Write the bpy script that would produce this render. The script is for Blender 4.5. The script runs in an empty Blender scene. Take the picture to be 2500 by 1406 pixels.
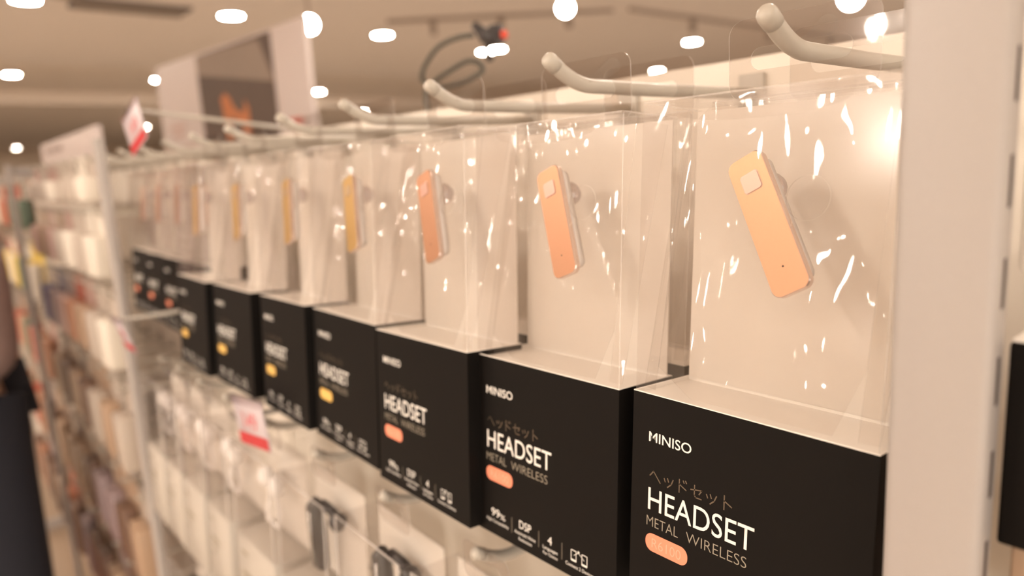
import bpy, bmesh, math, random
from mathutils import Vector, Matrix, Euler

random.seed(7)
SC = bpy.context.scene
COL = SC.collection
PI = math.pi

# ------------------------------------------------------------------ camera
cam_d = bpy.data.cameras.new('camera')
cam = bpy.data.objects.new('camera', cam_d)
COL.objects.link(cam)
_rt = Vector((0.65066, 0.75740412, -0.05459457))
_up = Vector((-0.09664022, 0.15390124, 0.98334891))
_dv = Vector((-0.75319469, 0.63454977, -0.17333308))
CAM = Vector((0.08938825, -0.22720687, 1.50229116))
cam.matrix_world = Matrix(((_rt.x, _up.x, -_dv.x, CAM.x),
                           (_rt.y, _up.y, -_dv.y, CAM.y),
                           (_rt.z, _up.z, -_dv.z, CAM.z),
                           (0, 0, 0, 1)))
cam_d.sensor_width = 36.0
cam_d.lens = 1725.12 / 2500 * 36.0
cam_d.clip_start = 0.01
cam_d.clip_end = 100
cam_d.dof.use_dof = True
cam_d.dof.focus_distance = 0.285
cam_d.dof.aperture_fstop = 5.4
SC.camera = cam

# ------------------------------------------------------------------ world, exposure
world = bpy.data.worlds.new('World')
SC.world = world
world.use_nodes = True
_bg = world.node_tree.nodes['Background']
_bg.inputs['Color'].default_value = (1.0, 0.88, 0.75, 1)
_bg.inputs['Strength'].default_value = 0.55
vs = SC.view_settings
vs.view_transform = 'Standard'
vs.look = 'None'
vs.gamma = 1
vs.use_curve_mapping = False
vs.exposure = 2.34
SC.cycles.transparent_max_bounces = 48
SC.cycles.max_bounces = 7
SC.cycles.use_denoising = True
SC.cycles.sample_clamp_indirect = 4.0
LAMP_COL = (1.0, 0.87, 0.73)
LAMP_STRENGTH = 55.0

# ------------------------------------------------------------------ materials
def mat(name, color, rough=0.5, metal=0.0, spec=0.5, noise=0.0, nscale=200, bump=0.0, coat=0.0, emit=0.0):
    m = bpy.data.materials.new(name)
    m.use_nodes = True
    nt = m.node_tree
    b = nt.nodes['Principled BSDF']
    c = (color[0], color[1], color[2], 1)
    b.inputs['Base Color'].default_value = c
    b.inputs['Roughness'].default_value = rough
    b.inputs['Metallic'].default_value = metal
    b.inputs['Specular IOR Level'].default_value = spec
    b.inputs['Coat Weight'].default_value = coat
    if emit:
        b.inputs['Emission Color'].default_value = c
        b.inputs['Emission Strength'].default_value = emit
    if noise or bump:
        tc = nt.nodes.new('ShaderNodeTexCoord')
        n = nt.nodes.new('ShaderNodeTexNoise')
        n.inputs['Scale'].default_value = nscale
        n.inputs['Detail'].default_value = 3
        nt.links.new(tc.outputs['Object'], n.inputs['Vector'])
        if noise:
            mx = nt.nodes.new('ShaderNodeMix')
            mx.data_type = 'RGBA'
            mx.inputs[6].default_value = tuple(max(0, v * (1 - noise)) for v in color) + (1,)
            mx.inputs[7].default_value = tuple(min(1, v * (1 + noise)) for v in color) + (1,)
            nt.links.new(n.outputs['Fac'], mx.inputs[0])
            nt.links.new(mx.outputs[2], b.inputs['Base Color'])
        if bump:
            bp = nt.nodes.new('ShaderNodeBump')
            bp.inputs['Strength'].default_value = bump
            bp.inputs['Distance'].default_value = 0.001
            nt.links.new(n.outputs['Fac'], bp.inputs['Height'])
            nt.links.new(bp.outputs['Normal'], b.inputs['Normal'])
    return m

def film(name, refl=0.055, tint=(0.965, 0.955, 0.95), rough=0.03, wave=0.25, haze=0.02, wscale=18.0):
    """thin clear plastic: see-through with a mirror-like skin that grows at grazing angles"""
    m = bpy.data.materials.new(name)
    m.use_nodes = True
    nt = m.node_tree
    nt.nodes.clear()
    N = nt.nodes.new
    L = nt.links.new
    out = N('ShaderNodeOutputMaterial')
    tr = N('ShaderNodeBsdfTransparent')
    tr.inputs['Color'].default_value = tint + (1,)
    gl = N('ShaderNodeBsdfGlossy')
    gl.inputs['Roughness'].default_value = rough
    df = N('ShaderNodeBsdfGlossy')
    df.inputs['Color'].default_value = (0.9, 0.88, 0.9, 1)
    df.inputs['Roughness'].default_value = 0.15
    lw = N('ShaderNodeLayerWeight')
    lw.inputs['Blend'].default_value = 0.5
    pw = N('ShaderNodeMath'); pw.operation = 'POWER'; pw.inputs[1].default_value = 4.0
    ml = N('ShaderNodeMath'); ml.operation = 'MULTIPLY_ADD'
    ml.inputs[1].default_value = 0.42
    ml.inputs[2].default_value = refl
    L(lw.outputs['Facing'], pw.inputs[0])
    L(pw.outputs[0], ml.inputs[0])
    tc = N('ShaderNodeTexCoord')
    mp = N('ShaderNodeMapping')
    mp.inputs['Scale'].default_value = (1.0, 1.0, 0.35)
    nz = N('ShaderNodeTexNoise')
    nz.inputs['Scale'].default_value = wscale
    nz.inputs['Detail'].default_value = 2.0
    L(tc.outputs['Object'], mp.inputs['Vector'])
    oi = N('ShaderNodeObjectInfo')
    ad = N('ShaderNodeVectorMath'); ad.operation = 'ADD'
    L(mp.outputs['Vector'], ad.inputs[0])
    L(oi.outputs['Random'], ad.inputs[1])
    L(ad.outputs[0], nz.inputs['Vector'])
    bp = N('ShaderNodeBump')
    bp.inputs['Strength'].default_value = wave
    bp.inputs['Distance'].default_value = 0.02
    L(nz.outputs['Fac'], bp.inputs['Height'])
    L(bp.outputs['Normal'], gl.inputs['Normal'])
    m1 = N('ShaderNodeMixShader')
    L(ml.outputs[0], m1.inputs[0]); L(tr.outputs[0], m1.inputs[1]); L(gl.outputs[0], m1.inputs[2])
    m2 = N('ShaderNodeMixShader')
    m2.inputs[0].default_value = haze
    L(m1.outputs[0], m2.inputs[1]); L(df.outputs[0], m2.inputs[2])
    L(m2.outputs[0], out.inputs['Surface'])
    return m

M = {}
M['white_metal'] = mat('white_powder_coat', (0.37, 0.335, 0.315), 0.45, noise=0.02, nscale=400)
M['hook_white'] = mat('white_hook_coating', (0.47, 0.43, 0.375), 0.38)
M['panel'] = mat('cream_back_panel', (0.74, 0.68, 0.60), 0.55, noise=0.02, nscale=20)
M['deck'] = mat('tan_base_deck', (0.34, 0.25, 0.18), 0.5)
M['slot'] = mat('dark_slot', (0.05, 0.035, 0.03), 0.8)
M['black_card'] = mat('matt_black_card', (0.0055, 0.0042, 0.0036), 0.6, spec=0.14, noise=0.15, nscale=900, bump=0.03)
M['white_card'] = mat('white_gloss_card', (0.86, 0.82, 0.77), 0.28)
M['ivory_card'] = mat('ivory_backing_card', (0.84, 0.79, 0.73), 0.5, noise=0.015, nscale=60)
def _translucent(m, w, col):
    nt = m.node_tree
    b_ = nt.nodes['Principled BSDF']
    t_ = nt.nodes.new('ShaderNodeBsdfTranslucent')
    t_.inputs['Color'].default_value = col + (1,)
    x_ = nt.nodes.new('ShaderNodeMixShader')
    x_.inputs[0].default_value = w
    nt.links.new(b_.outputs[0], x_.inputs[1]); nt.links.new(t_.outputs[0], x_.inputs[2])
    nt.links.new(x_.outputs[0], nt.nodes['Material Output'].inputs['Surface'])
_translucent(M['ivory_card'], 0.22, (0.85, 0.78, 0.70))
M['print_white'] = mat('white_print', (0.85, 0.82, 0.78), 0.5)
M['print_grey'] = mat('grey_print', (0.32, 0.28, 0.22), 0.45)
M['print_foil'] = mat('bronze_foil_print', (0.20, 0.165, 0.13), 0.25, metal=0.8)
M['coral'] = mat('coral_print', (0.86, 0.28, 0.17), 0.5)
M['coral_dim'] = mat('coral_light_print', (0.93, 0.42, 0.30), 0.45)
M['yellow'] = mat('yellow_print', (0.80, 0.50, 0.13), 0.5)
M['yellow_dim'] = mat('yellow_light_print', (0.88, 0.62, 0.25), 0.45)
M['film'] = film('clear_film', refl=0.045, wave=0.30, haze=0.03)
M['film_flat'] = film('clear_film_insert', refl=0.02, tint=(0.975, 0.968, 0.962), wave=0.35, haze=0.003, wscale=30)
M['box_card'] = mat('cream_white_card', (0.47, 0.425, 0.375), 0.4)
M['film_tab'] = film('clear_tab_film', refl=0.05, tint=(0.94, 0.925, 0.915), wave=0.05, haze=0.005)
def edge_mat(name, fac):
    m = bpy.data.materials.new(name)
    m.use_nodes = True
    nt = m.node_tree
    b = nt.nodes['Principled BSDF']
    b.inputs['Base Color'].default_value = (0.80, 0.74, 0.70, 1)
    b.inputs['Roughness'].default_value = 0.15
    tr = nt.nodes.new('ShaderNodeBsdfTransparent')
    mx = nt.nodes.new('ShaderNodeMixShader')
    mx.inputs[0].default_value = fac
    nt.links.new(tr.outputs[0], mx.inputs[1])
    nt.links.new(b.outputs[0], mx.inputs[2])
    nt.links.new(mx.outputs[0], nt.nodes['Material Output'].inputs['Surface'])
    return m
M['film_edge'] = edge_mat('clear_film_edge', 0.5)
M['film_fold'] = edge_mat('clear_film_fold', 0.3)
M['film_edge_faint'] = edge_mat('clear_insert_edge', 0.16)
M['rose'] = mat('rose_gold_anodised', (0.53, 0.275, 0.165), 0.38, metal=0.65, noise=0.06, nscale=2500, bump=0.04)
M['gold'] = mat('gold_anodised', (0.66, 0.43, 0.17), 0.34, metal=0.65, noise=0.06, nscale=2500, bump=0.04)
M['rim'] = mat('polished_rim', (0.80, 0.66, 0.60), 0.16, metal=0.9)
M['rose_button'] = mat('rose_button', (0.62, 0.36, 0.30), 0.3, metal=0.5)
M['gold_button'] = mat('gold_button', (0.60, 0.45, 0.28), 0.3, metal=0.5)
M['dark'] = mat('dark_hole', (0.02, 0.012, 0.01), 0.7)
M['white_plastic'] = mat('white_plastic', (0.84, 0.80, 0.78), 0.3)
M['silicone'] = film('frosted_silicone', refl=0.10, tint=(0.82, 0.78, 0.78), rough=0.2, wave=0.0, haze=0.18)
M['black_plastic'] = mat('black_plastic', (0.03, 0.025, 0.025), 0.3)
M['chrome'] = mat('grey_chrome', (0.5, 0.48, 0.46), 0.2, metal=0.9)
M['label_white'] = mat('price_label_white', (0.54, 0.47, 0.50), 0.4)
M['label_red'] = mat('price_label_red', (0.50, 0.025, 0.035), 0.45)
M['label_red_ink'] = mat('price_ink_red', (0.62, 0.16, 0.18), 0.5)
M['clear_holder'] = film('clear_label_holder', refl=0.08, tint=(0.88, 0.84, 0.86), wave=0.0, haze=0.08)
M['ceiling'] = mat('ceiling_paint', (0.80, 0.71, 0.635), 0.9)
M['ceiling_recess'] = mat('ceiling_recess_paint', (0.86, 0.75, 0.65), 0.9)
M['wall'] = mat('beige_wall', (0.78, 0.63, 0.49), 0.9)
M['floor'] = mat('beige_floor_tile', (0.52, 0.45, 0.38), 0.35, noise=0.04, nscale=3)
M['vent'] = mat('dark_vent', (0.10, 0.08, 0.07), 0.7)
M['rail'] = mat('brown_grey_rail', (0.30, 0.23, 0.18), 0.6)
M['board_white'] = mat('signboard_white', (0.58, 0.50, 0.48), 0.6)
M['photo_dark'] = mat('photo_brown', (0.10, 0.065, 0.05), 0.6, noise=0.25, nscale=4)
M['photo_sky'] = mat('photo_grey_brown', (0.27, 0.205, 0.165), 0.6, noise=0.15, nscale=3)
M['photo_orange'] = mat('photo_orange', (0.50, 0.17, 0.06), 0.6, noise=0.2, nscale=8)
M['red_mark'] = mat('red_mark', (0.66, 0.14, 0.10), 0.6)
M['sign_text'] = mat('grey_sign_text', (0.22, 0.16, 0.14), 0.6)
M['cable'] = mat('dark_grey_cable', (0.045, 0.045, 0.035), 0.5)
M['clamp'] = mat('black_clamp', (0.025, 0.02, 0.02), 0.5)
M['red_plastic'] = mat('red_plastic', (0.60, 0.06, 0.03), 0.4)
M['skin'] = mat('skin', (0.62, 0.40, 0.30), 0.5)
M['hair'] = mat('dark_hair', (0.02, 0.013, 0.01), 0.5)
M['shirt'] = mat('pinkish_grey_knit', (0.33, 0.24, 0.23), 0.9, noise=0.1, nscale=60)
M['jeans'] = mat('dark_denim', (0.014, 0.016, 0.026), 0.9, noise=0.3, nscale=250)
M['shoe'] = mat('dark_shoe', (0.03, 0.025, 0.025), 0.6)
M['brown_bag'] = mat('orange_brown_paper', (0.42, 0.20, 0.08), 0.8)
def lamp_mat():
    m = bpy.data.materials.new('lamp_glow')
    m.use_nodes = True
    nt = m.node_tree
    nt.nodes.clear()
    o = nt.nodes.new('ShaderNodeOutputMaterial')
    e = nt.nodes.new('ShaderNodeEmission')
    e.inputs['Color'].default_value = LAMP_COL + (1,)
    e.inputs['Strength'].default_value = LAMP_STRENGTH
    nt.links.new(e.outputs[0], o.inputs['Surface'])
    return m
M['lamp'] = lamp_mat()

# ------------------------------------------------------------------ mesh helpers
class MB:
    """collects shapes into one mesh with several materials"""
    def __init__(self):
        self.bm = bmesh.new()
        self.mats = []
    def mi(self, m):
        if m not in self.mats:
            self.mats.append(m)
        return self.mats.index(m)
    def _new(self, geom_faces, m, smooth=False):
        i = self.mi(m)
        for f in geom_faces:
            f.material_index = i
            f.smooth = smooth
    def box(self, lo, hi, m, bevel=0.0, seg=2, mtx=None):
        r = bmesh.ops.create_cube(self.bm, size=1.0)
        vs_ = r['verts']
        c = [(lo[k] + hi[k]) / 2 for k in range(3)]
        s = [hi[k] - lo[k] for k in range(3)]
        for v in vs_:
            v.co = Vector((c[0] + v.co.x * s[0], c[1] + v.co.y * s[1], c[2] + v.co.z * s[2]))
        faces = list({f for v in vs_ for f in v.link_faces})
        i = self.mi(m)
        for f in faces:
            f.material_index = i
        allv = list(vs_)
        if bevel > 0:
            ed = list({e for v in vs_ for e in v.link_edges})
            rb = bmesh.ops.bevel(self.bm, geom=ed, offset=bevel, segments=seg, affect='EDGES', profile=0.5)
            allv = list({v for f in rb['faces'] for v in f.verts} | {v for v in vs_ if v.is_valid})
            for f in {f for v in allv for f in v.link_faces}:
                f.material_index = i
                f.smooth = True
        if mtx is not None:
            for v in allv:
                v.co = mtx @ v.co
        return allv
    def prism(self, loop, axis_vec, m, m_side=None, mtx=None, smooth_side=False):
        """loop: list of 3D points (planar); extruded along axis_vec"""
        av = Vector(axis_vec)
        a = [self.bm.verts.new((mtx @ Vector(p)) if mtx else Vector(p)) for p in loop]
        b = [self.bm.verts.new((mtx @ (Vector(p) + av)) if mtx else Vector(p) + av) for p in loop]
        n = len(loop)
        f = [self.bm.faces.new(a[::-1]), self.bm.faces.new(b)]
        self._new(f, m)
        s = [self.bm.faces.new((a[k], a[(k + 1) % n], b[(k + 1) % n], b[k])) for k in range(n)]
        self._new(s, m_side or m, smooth_side)
    def ring(self, outer, inner, axis_vec, m, m_side, mtx=None):
        """flat sheet with a hole, equal point counts, extruded along axis_vec"""
        av = Vector(axis_vec)
        T = (lambda p: mtx @ Vector(p)) if mtx else (lambda p: Vector(p))
        V = self.bm.verts.new
        oa = [V(T(p)) for p in outer]; ia = [V(T(p)) for p in inner]
        ob = [V(T(Vector(p) + av)) for p in outer]; ib = [V(T(Vector(p) + av)) for p in inner]
        n = len(outer)
        F = self.bm.faces.new
        fs, ss = [], []
        for k in range(n):
            j = (k + 1) % n
            fs.append(F((oa[k], oa[j], ia[j], ia[k])))
            fs.append(F((ob[j], ob[k], ib[k], ib[j])))
            ss.append(F((oa[j], oa[k], ob[k], ob[j])))
            ss.append(F((ia[k], ia[j], ib[j], ib[k])))
        self._new(fs, m)
        self._new(ss, m_side)
    def poly(self, pts, m, smooth=False):
        f = self.bm.faces.new([self.bm.verts.new(Vector(p)) for p in pts])
        self._new([f], m, smooth)
    def grid(self, o, eu, ev, nu, nv, m, smooth=True):
        o, eu, ev = Vector(o), Vector(eu), Vector(ev)
        g = [[self.bm.verts.new(o + eu * (i / nu) + ev * (j / nv)) for j in range(nv + 1)] for i in range(nu + 1)]
        fs = [self.bm.faces.new((g[i][j], g[i + 1][j], g[i + 1][j + 1], g[i][j + 1])) for i in range(nu) for j in range(nv)]
        self._new(fs, m, smooth)
    def tube(self, pts, r, m, n=12, caps=True, round_tip=False):
        pts = [Vector(p) for p in pts]
        rs = r if isinstance(r, (list, tuple)) else [r] * len(pts)
        prev = None
        rings = []
        for k, p in enumerate(pts):
            t = (pts[min(k + 1, len(pts) - 1)] - pts[max(k - 1, 0)]).normalized()
            if prev is None:
                a = Vector((0, 0, 1)) if abs(t.z) < 0.9 else Vector((1, 0, 0))
                u = t.cross(a).normalized()
            else:
                u = (prev - t * prev.dot(t)).normalized()
            prev = u
            w = t.cross(u)
            rings.append([self.bm.verts.new(p + (u * math.cos(2 * PI * q / n) + w * math.sin(2 * PI * q / n)) * rs[k]) for q in range(n)])
        fs = []
        for k in range(len(rings) - 1):
            for q in range(n):
                j = (q + 1) % n
                fs.append(self.bm.faces.new((rings[k][q], rings[k][j], rings[k + 1][j], rings[k + 1][q])))
        self._new(fs, m, True)
        if caps:
            self._new([self.bm.faces.new(rings[0][::-1]), self.bm.faces.new(rings[-1])], m)
    def lathe(self, prof, m, c=(0, 0, 0), n=20, axis='Z', mtx=None):
        """prof: [(radius, height)]"""
        c = Vector(c)
        rings = []
        for r, h in prof:
            ring = []
            for q in range(n):
                a = 2 * PI * q / n
                if axis == 'Z':
                    p = Vector((r * math.cos(a), r * math.sin(a), h))
                elif axis == 'Y':
                    p = Vector((r * math.cos(a), h, r * math.sin(a)))
                else:
                    p = Vector((h, r * math.cos(a), r * math.sin(a)))
                p += c
                ring.append(self.bm.verts.new(mtx @ p if mtx else p))
            rings.append(ring)
        fs = []
        for k in range(len(rings) - 1):
            for q in range(n):
                j = (q + 1) % n
                fs.append(self.bm.faces.new((rings[k][q], rings[k][j], rings[k + 1][j], rings[k + 1][q])))
        fs.append(self.bm.faces.new(rings[0][::-1]))
        fs.append(self.bm.faces.new(rings[-1]))
        self._new(fs, m, True)
    def add_mesh(self, me, m, mtx):
        i = self.mi(m)
        n0 = len(self.bm.faces)
        v0 = len(self.bm.verts)
        self.bm.from_mesh(me)
        self.bm.verts.ensure_lookup_table()
        self.bm.faces.ensure_lookup_table()
        for v in list(self.bm.verts)[v0:]:
            v.co = mtx @ v.co
        for f in list(self.bm.faces)[n0:]:
            f.material_index = i
    def mesh(self, name):
        bmesh.ops.recalc_face_normals(self.bm, faces=self.bm.faces[:])
        me = bpy.data.meshes.new(name)
        self.bm.to_mesh(me)
        self.bm.free()
        for m in self.mats:
            me.materials.append(m)
        return me

def obj(name, me, parent=None, loc=(0, 0, 0), rot=(0, 0, 0)):
    o = bpy.data.objects.new(name, me)
    COL.objects.link(o)
    o.location = loc
    o.rotation_euler = rot
    if parent is not None:
        o.parent = parent
    return o

def tag(o, label, cat, group=None, kind=None):
    o['label'] = label
    o['category'] = cat
    if group:
        o['group'] = group
    if kind:
        o['kind'] = kind
    return o

def thing(name, label, cat, loc=(0, 0, 0), rot=(0, 0, 0), group=None):
    o = obj(name, None, None, loc, rot)
    o.empty_display_size = 0.02
    return tag(o, label, cat, group)

def struct(name, me, loc=(0, 0, 0)):
    o = obj(name, me, None, loc)
    o['kind'] = 'structure'
    return o

def rrect(x0, x1, z0, z1, r, n=6, y=0.0):
    """rounded rectangle in the XZ plane, counter-clockwise seen from -Y"""
    pts = []
    for cx, cz, a0 in ((x1 - r, z1 - r, 0), (x0 + r, z1 - r, PI / 2), (x0 + r, z0 + r, PI), (x1 - r, z0 + r, 1.5 * PI)):
        for k in range(n + 1):
            a = a0 + (PI / 2) * k / n
            pts.append((cx + r * math.cos(a), y, cz + r * math.sin(a)))
    return pts

def circ(cx, cz, r, n, y=0.0):
    return [(cx + r * math.cos(2 * PI * k / n), y, cz + r * math.sin(2 * PI * k / n)) for k in range(n)]

_tc = {}
def text_mesh(s, offset=0.0):
    """flat lettering outline of s, built-in font, normalised: x from 0 to 1, baseline z=0"""
    key = (s, offset)
    if key in _tc:
        return _tc[key]
    cu = bpy.data.curves.new('lettering_curve', 'FONT')
    cu.body = s
    cu.size = 1.0
    cu.offset = offset
    cu.resolution_u = 4
    t = bpy.data.objects.new('lettering_tmp', cu)
    COL.objects.link(t)
    dg = bpy.context.evaluated_depsgraph_get()
    me = bpy.data.meshes.new_from_object(t.evaluated_get(dg))
    bpy.data.objects.remove(t)
    bpy.data.curves.remove(cu)
    xs = [v.co.x for v in me.vertices] or [0, 1]
    ys = [v.co.y for v in me.vertices] or [0, 1]
    _tc[key] = (me, min(xs), max(xs), min(ys), max(ys))
    return _tc[key]

def letter(mb, s, m, x0, x1, z0, z1, y, offset=0.0):
    """fit the lettering s into the rectangle x0..x1, z0..z1 of the plane at y, readable from -Y"""
    me, a, b, c, d = text_mesh(s, offset)
    sx = (x1 - x0) / max(1e-6, b - a)
    sz = (z1 - z0) / max(1e-6, d - c)
    mtx = Matrix(((sx, 0, 0, x0 - a * sx), (0, 0, 0.001, y), (0, sz, 0, z0 - c * sz), (0, 0, 0, 1)))
    mb.add_mesh(me, m, mtx)

def strokes(mb, segs, w, m, x0, z0, sx, sz, y):
    """thin flat strokes (list of point lists in unit coordinates) on the plane at y"""
    for pl in segs:
        P = [Vector((x0 + p[0] * sx, y, z0 + p[1] * sz)) for p in pl]
        for a, b in zip(P[:-1], P[1:]):
            t = (b - a).normalized()
            n = Vector((-t.z, 0, t.x)) * w / 2
            e = t * w * 0.3
            mb.poly([a - n - e, b - n + e, b + n + e, a + n - e], m)

# ------------------------------------------------------------------ room
FX0, FX1, FY0, FY1, CZ = -27.0, 3.5, -7.5, 13.0, 2.75
b = MB(); b.box((FX0, FY0, -0.1), (FX1, FY1, 0.0), M['floor']); struct('floor', b.mesh('floor'))
b = MB()
b.box((-8.6, FY0, CZ), (FX1, FY1, CZ + 0.1), M['ceiling'])
b.box((-12.4, FY0, CZ + 0.16), (-8.6, FY1, CZ + 0.26), M['ceiling_recess'])
b.box((-8.7, FY0, CZ + 0.1), (-8.6, FY1, CZ + 0.2), M['ceiling_recess'])
b.box((FX0, FY0, CZ - 0.02), (-12.4, FY1, CZ + 0.26), M['ceiling_recess'])
struct('ceiling', b.mesh('ceiling'))
b = MB(); b.box((FX0 - 0.1, FY0, 0), (FX0, FY1, CZ + 0.2), M['wall']); struct('wall_left', b.mesh('wall_left'))
b = MB(); b.box((FX0, FY1, 0), (FX1, FY1 + 0.1, CZ + 0.2), M['wall']); struct('wall_back', b.mesh('wall_back'))
b = MB(); b.box((FX0, FY0 - 0.1, 0), (FX1, FY0, CZ + 0.2), M['wall']); struct('wall_front', b.mesh('wall_front'))

# ------------------------------------------------------------------ lamps
def on_ray(u, v, z):
    """world point on the sight line of pixel (u, v) at height z"""
    D = _dv + _rt * ((u - 1250) / 1725.12) - _up * ((v - 703) / 1725.12)
    k = (z - CAM.z) / D.z
    return CAM + D * k
def on_y(u, v, y):
    D = _dv + _rt * ((u - 1250) / 1725.12) - _up * ((v - 703) / 1725.12)
    return CAM + D * ((y - CAM.y) / D.y)
def downlight_mesh(r):
    g = MB(); g.lathe([(r * 0.86, -0.004), (r * 0.86, -0.001)], M['lamp'], n=28)
    f = MB()
    f.lathe([(r * 1.12, 0.0), (r * 1.12, -0.006), (r * 0.9, -0.006), (r * 0.88, -0.001)], M['white_metal'], n=28)
    return g.mesh('glow'), f.mesh('trim_ring')
DL_G, DL_R = downlight_mesh(0.095)
def downlight(x, y, label, z=CZ, group='recessed ceiling downlights'):
    t = thing('downlight', label, 'ceiling light', (x, y, z), group=group)
    obj('trim_ring', DL_R, t)
    obj('glowing_disc', DL_G, t)
    return t
seen = [  # the ones the photo shows
    (*on_ray(28, 182, 2.91)[:2], 2.91, 'recessed round downlight at the left edge of the photo under the pale beam'),
    (-5.67, 1.93, CZ, 'recessed round downlight left of the tall signboard top'),
    (-5.90, 3.41, CZ, 'recessed round downlight above and left of the coiled black cable'),
    (*on_ray(778, 224, 2.91)[:2], 2.91, 'recessed round downlight just right of the signboard edge, halfway down'),
    (-15.71, 7.32, 2.73, 'small far downlight beside the foot of the signboard, right of its red mark'),
    (-13.34, 7.30, 2.73, 'far downlight seen just above the white hook tips in mid row'),
    (-6.14, 5.00, CZ, 'downlight directly under the black clamp, right one of the touching pair'),
    (-6.32, 4.98, CZ, 'downlight directly under the black clamp, left one of the touching pair'),
    (-4.90, 6.85, CZ, 'wide oval downlight over the gap between the two nearest hang tabs'),
    (-6.80, 8.66, CZ, 'downlight seen through the clear hang tab of the second headset box'),
    (*on_ray(388, 195, 2.91)[:2], 2.91, 'downlight at the left top edge of the signboard'),
    (-17.2, 4.04, 2.73, 'far downlight beside the slanted price tag at the row end'),
    (*on_ray(0, 236, 2.91)[:2], 2.91, 'small downlight at the left border below the big one'),
    (-25.2, 2.53, 2.73, 'farthest downlight, low at the left over the distant shelves'),
    (-5.75, 0.60, CZ, 'downlight cut by the top border near the left corner'),
]
for x, y, z, lab in seen:
    downlight(x, y, lab, z + (0.0 if z == CZ else 0.0))
hid = []
for x in (-3.6, -2.4, -1.2, 0.0, 1.2, 2.4):
    for y in (-2.4,):
        hid.append((x, y))
for x in (-2.4, -0.6, 1.2):
    hid.append((x, 1.6))
for x in (-8.0, -6.2, -4.8):
    for y in (-5.2, -3.4, -1.2):
        hid.append((x, y))
for x in (-3.0, -1.0, 1.5):
    hid.append((x, -5.2))
for x in (-22, -19, -15):
    for y in (-2.0, 9.5):
        hid.append((x, y))
for x, y in hid:
    downlight(x, y, 'recessed round ceiling downlight over the shop floor outside the view',
              2.73 if x < -12.4 else CZ, 'downlights outside the view')

def spot_head(loc, aim, label, r=0.055):
    """track spotlight: stem, can, glowing face"""
    t = thing('track_spotlight', label, 'spotlight', loc, group='track spotlights')
    d = (Vector(aim) - Vector(loc)).normalized()
    q = d.to_track_quat('Z', 'Y').to_matrix().to_4x4()
    g = MB(); g.lathe([(r * 0.9, -0.004), (r * 0.9, 0.0)], M['lamp'], n=24, mtx=q); obj('glowing_face', g.mesh('glowing_face'), t)
    g = MB(); g.lathe([(r * 0.7, -0.16), (r * 0.85, -0.14), (r, -0.02), (r, 0.004), (r * 0.92, 0.004), (r * 0.92, -0.006)], M['white_metal'], n=24, mtx=q)
    obj('housing', g.mesh('housing'), t)
    g = MB(); back = q @ Vector((0, 0, -0.08))
    g.tube([back, (back.x, back.y, CZ - loc[2])], 0.008, M['rail']); obj('stem', g.mesh('stem'), t)
    return t
spot_head(tuple(on_ray(755, 60, 2.5)), (0, -0.3, 1.4), 'round white spotlight at the top right corner of the signboard', 0.06)
spot_head(tuple(on_ray(1380, 20, 2.5)), (0, -0.3, 1.4), 'round white spotlight at the top border right of the black clamp', 0.055)
spot_head(tuple(on_ray(2078, -6, 2.45)), (0, -0.3, 1.4), 'bright spotlight seen through the hang tab of the nearest headset box', 0.075)

def unseen_spot(loc, aim, label, power):
    t = spot_head(loc, aim, label, 0.055)
    L_ = bpy.data.lights.new('beam', 'SPOT')
    L_.energy = power
    L_.color = LAMP_COL
    L_.spot_size = math.radians(75)
    L_.spot_blend = 0.6
    L_.shadow_soft_size = 0.045
    o = obj('beam', L_, t)
    d = (Vector(aim) - Vector(loc)).normalized()
    o.location = d * 0.02
    o.rotation_euler = d.to_track_quat('-Z', 'Y').to_euler()
spot_head((-2.72, -6.36, 2.45), (-0.3, 0, 1.4), 'left one of two unseen spotlights added by the front wall for box glare', 0.09)  # added unseen pair, placed so its reflection glares on the nearest box window
spot_head((-2.40, -5.96, 2.45), (-0.3, 0, 1.4), 'right one of two unseen spotlights added by the front wall for box glare', 0.09)
unseen_spot((-0.95, -1.35, 2.42), (-0.25, 0.1, 1.45), 'track spotlight over the aisle outside the view, aimed at the nearest boxes', 0.35)
unseen_spot((-2.0, -1.35, 2.42), (-0.9, 0.1, 1.3), 'unseen spotlight added over the aisle to brighten the slim post', 0.7)  # added unseen fill lamp, brightens the slim post and far boxes

# ------------------------------------------------------------------ rack
TOP = 1.566
rack = thing('display_rack', 'long white metal gondola rack carrying the hooks and the headset row', 'rack', (-0.5, 0.1, 0))
RO = Vector((-0.5, 0.1, 0))
def rpart(name, mb, label=None, parent=None):
    o = obj(name, mb.mesh(name), parent or rack, (0, 0, 0) if parent else -RO)
    if label:
        o['label'] = label
    return o
def upright(xl, top=TOP, w=0.0252, d=0.0118):
    y0 = -0.0225
    g = MB()
    g.box((xl, y0, 0.0), (xl + w, y0 + d, top), M['white_metal'], bevel=0.0028, seg=3)
    o = rpart('upright', g)
    for side in ((xl - 0.0002, xl + w - 0.0004) if xl > 0 else (xl - 0.0002,)):
        g = MB()
        z = 0.2105
        while z < top - 0.03:
            g.box((side, y0 + 0.0042, z), (side + 0.0006, y0 + 0.0064, z + 0.0133), M['slot'], bevel=0.0002, seg=1)
            z += 0.026
        rpart('slot_column', g, parent=o)
    return o
upright(0.0098)
upright(-1.017)
upright(-2.085)
upright(-3.15)
upright(-4.25)
upright(1.01)
for xa, xb in ((-4.25, -3.15), (-3.15, -2.085), (-2.085, -1.017), (-1.017, 0.0098), (0.0098, 1.01)):
    g = MB()
    g.box((xa + 0.0145, 0.2, 0.16), (xb + 0.0115, 0.212, 1.561), M['panel'], bevel=0.0015, seg=2)
    rpart('back_panel', g)
    for zz in (0.21, 0.36):
        pass
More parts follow.
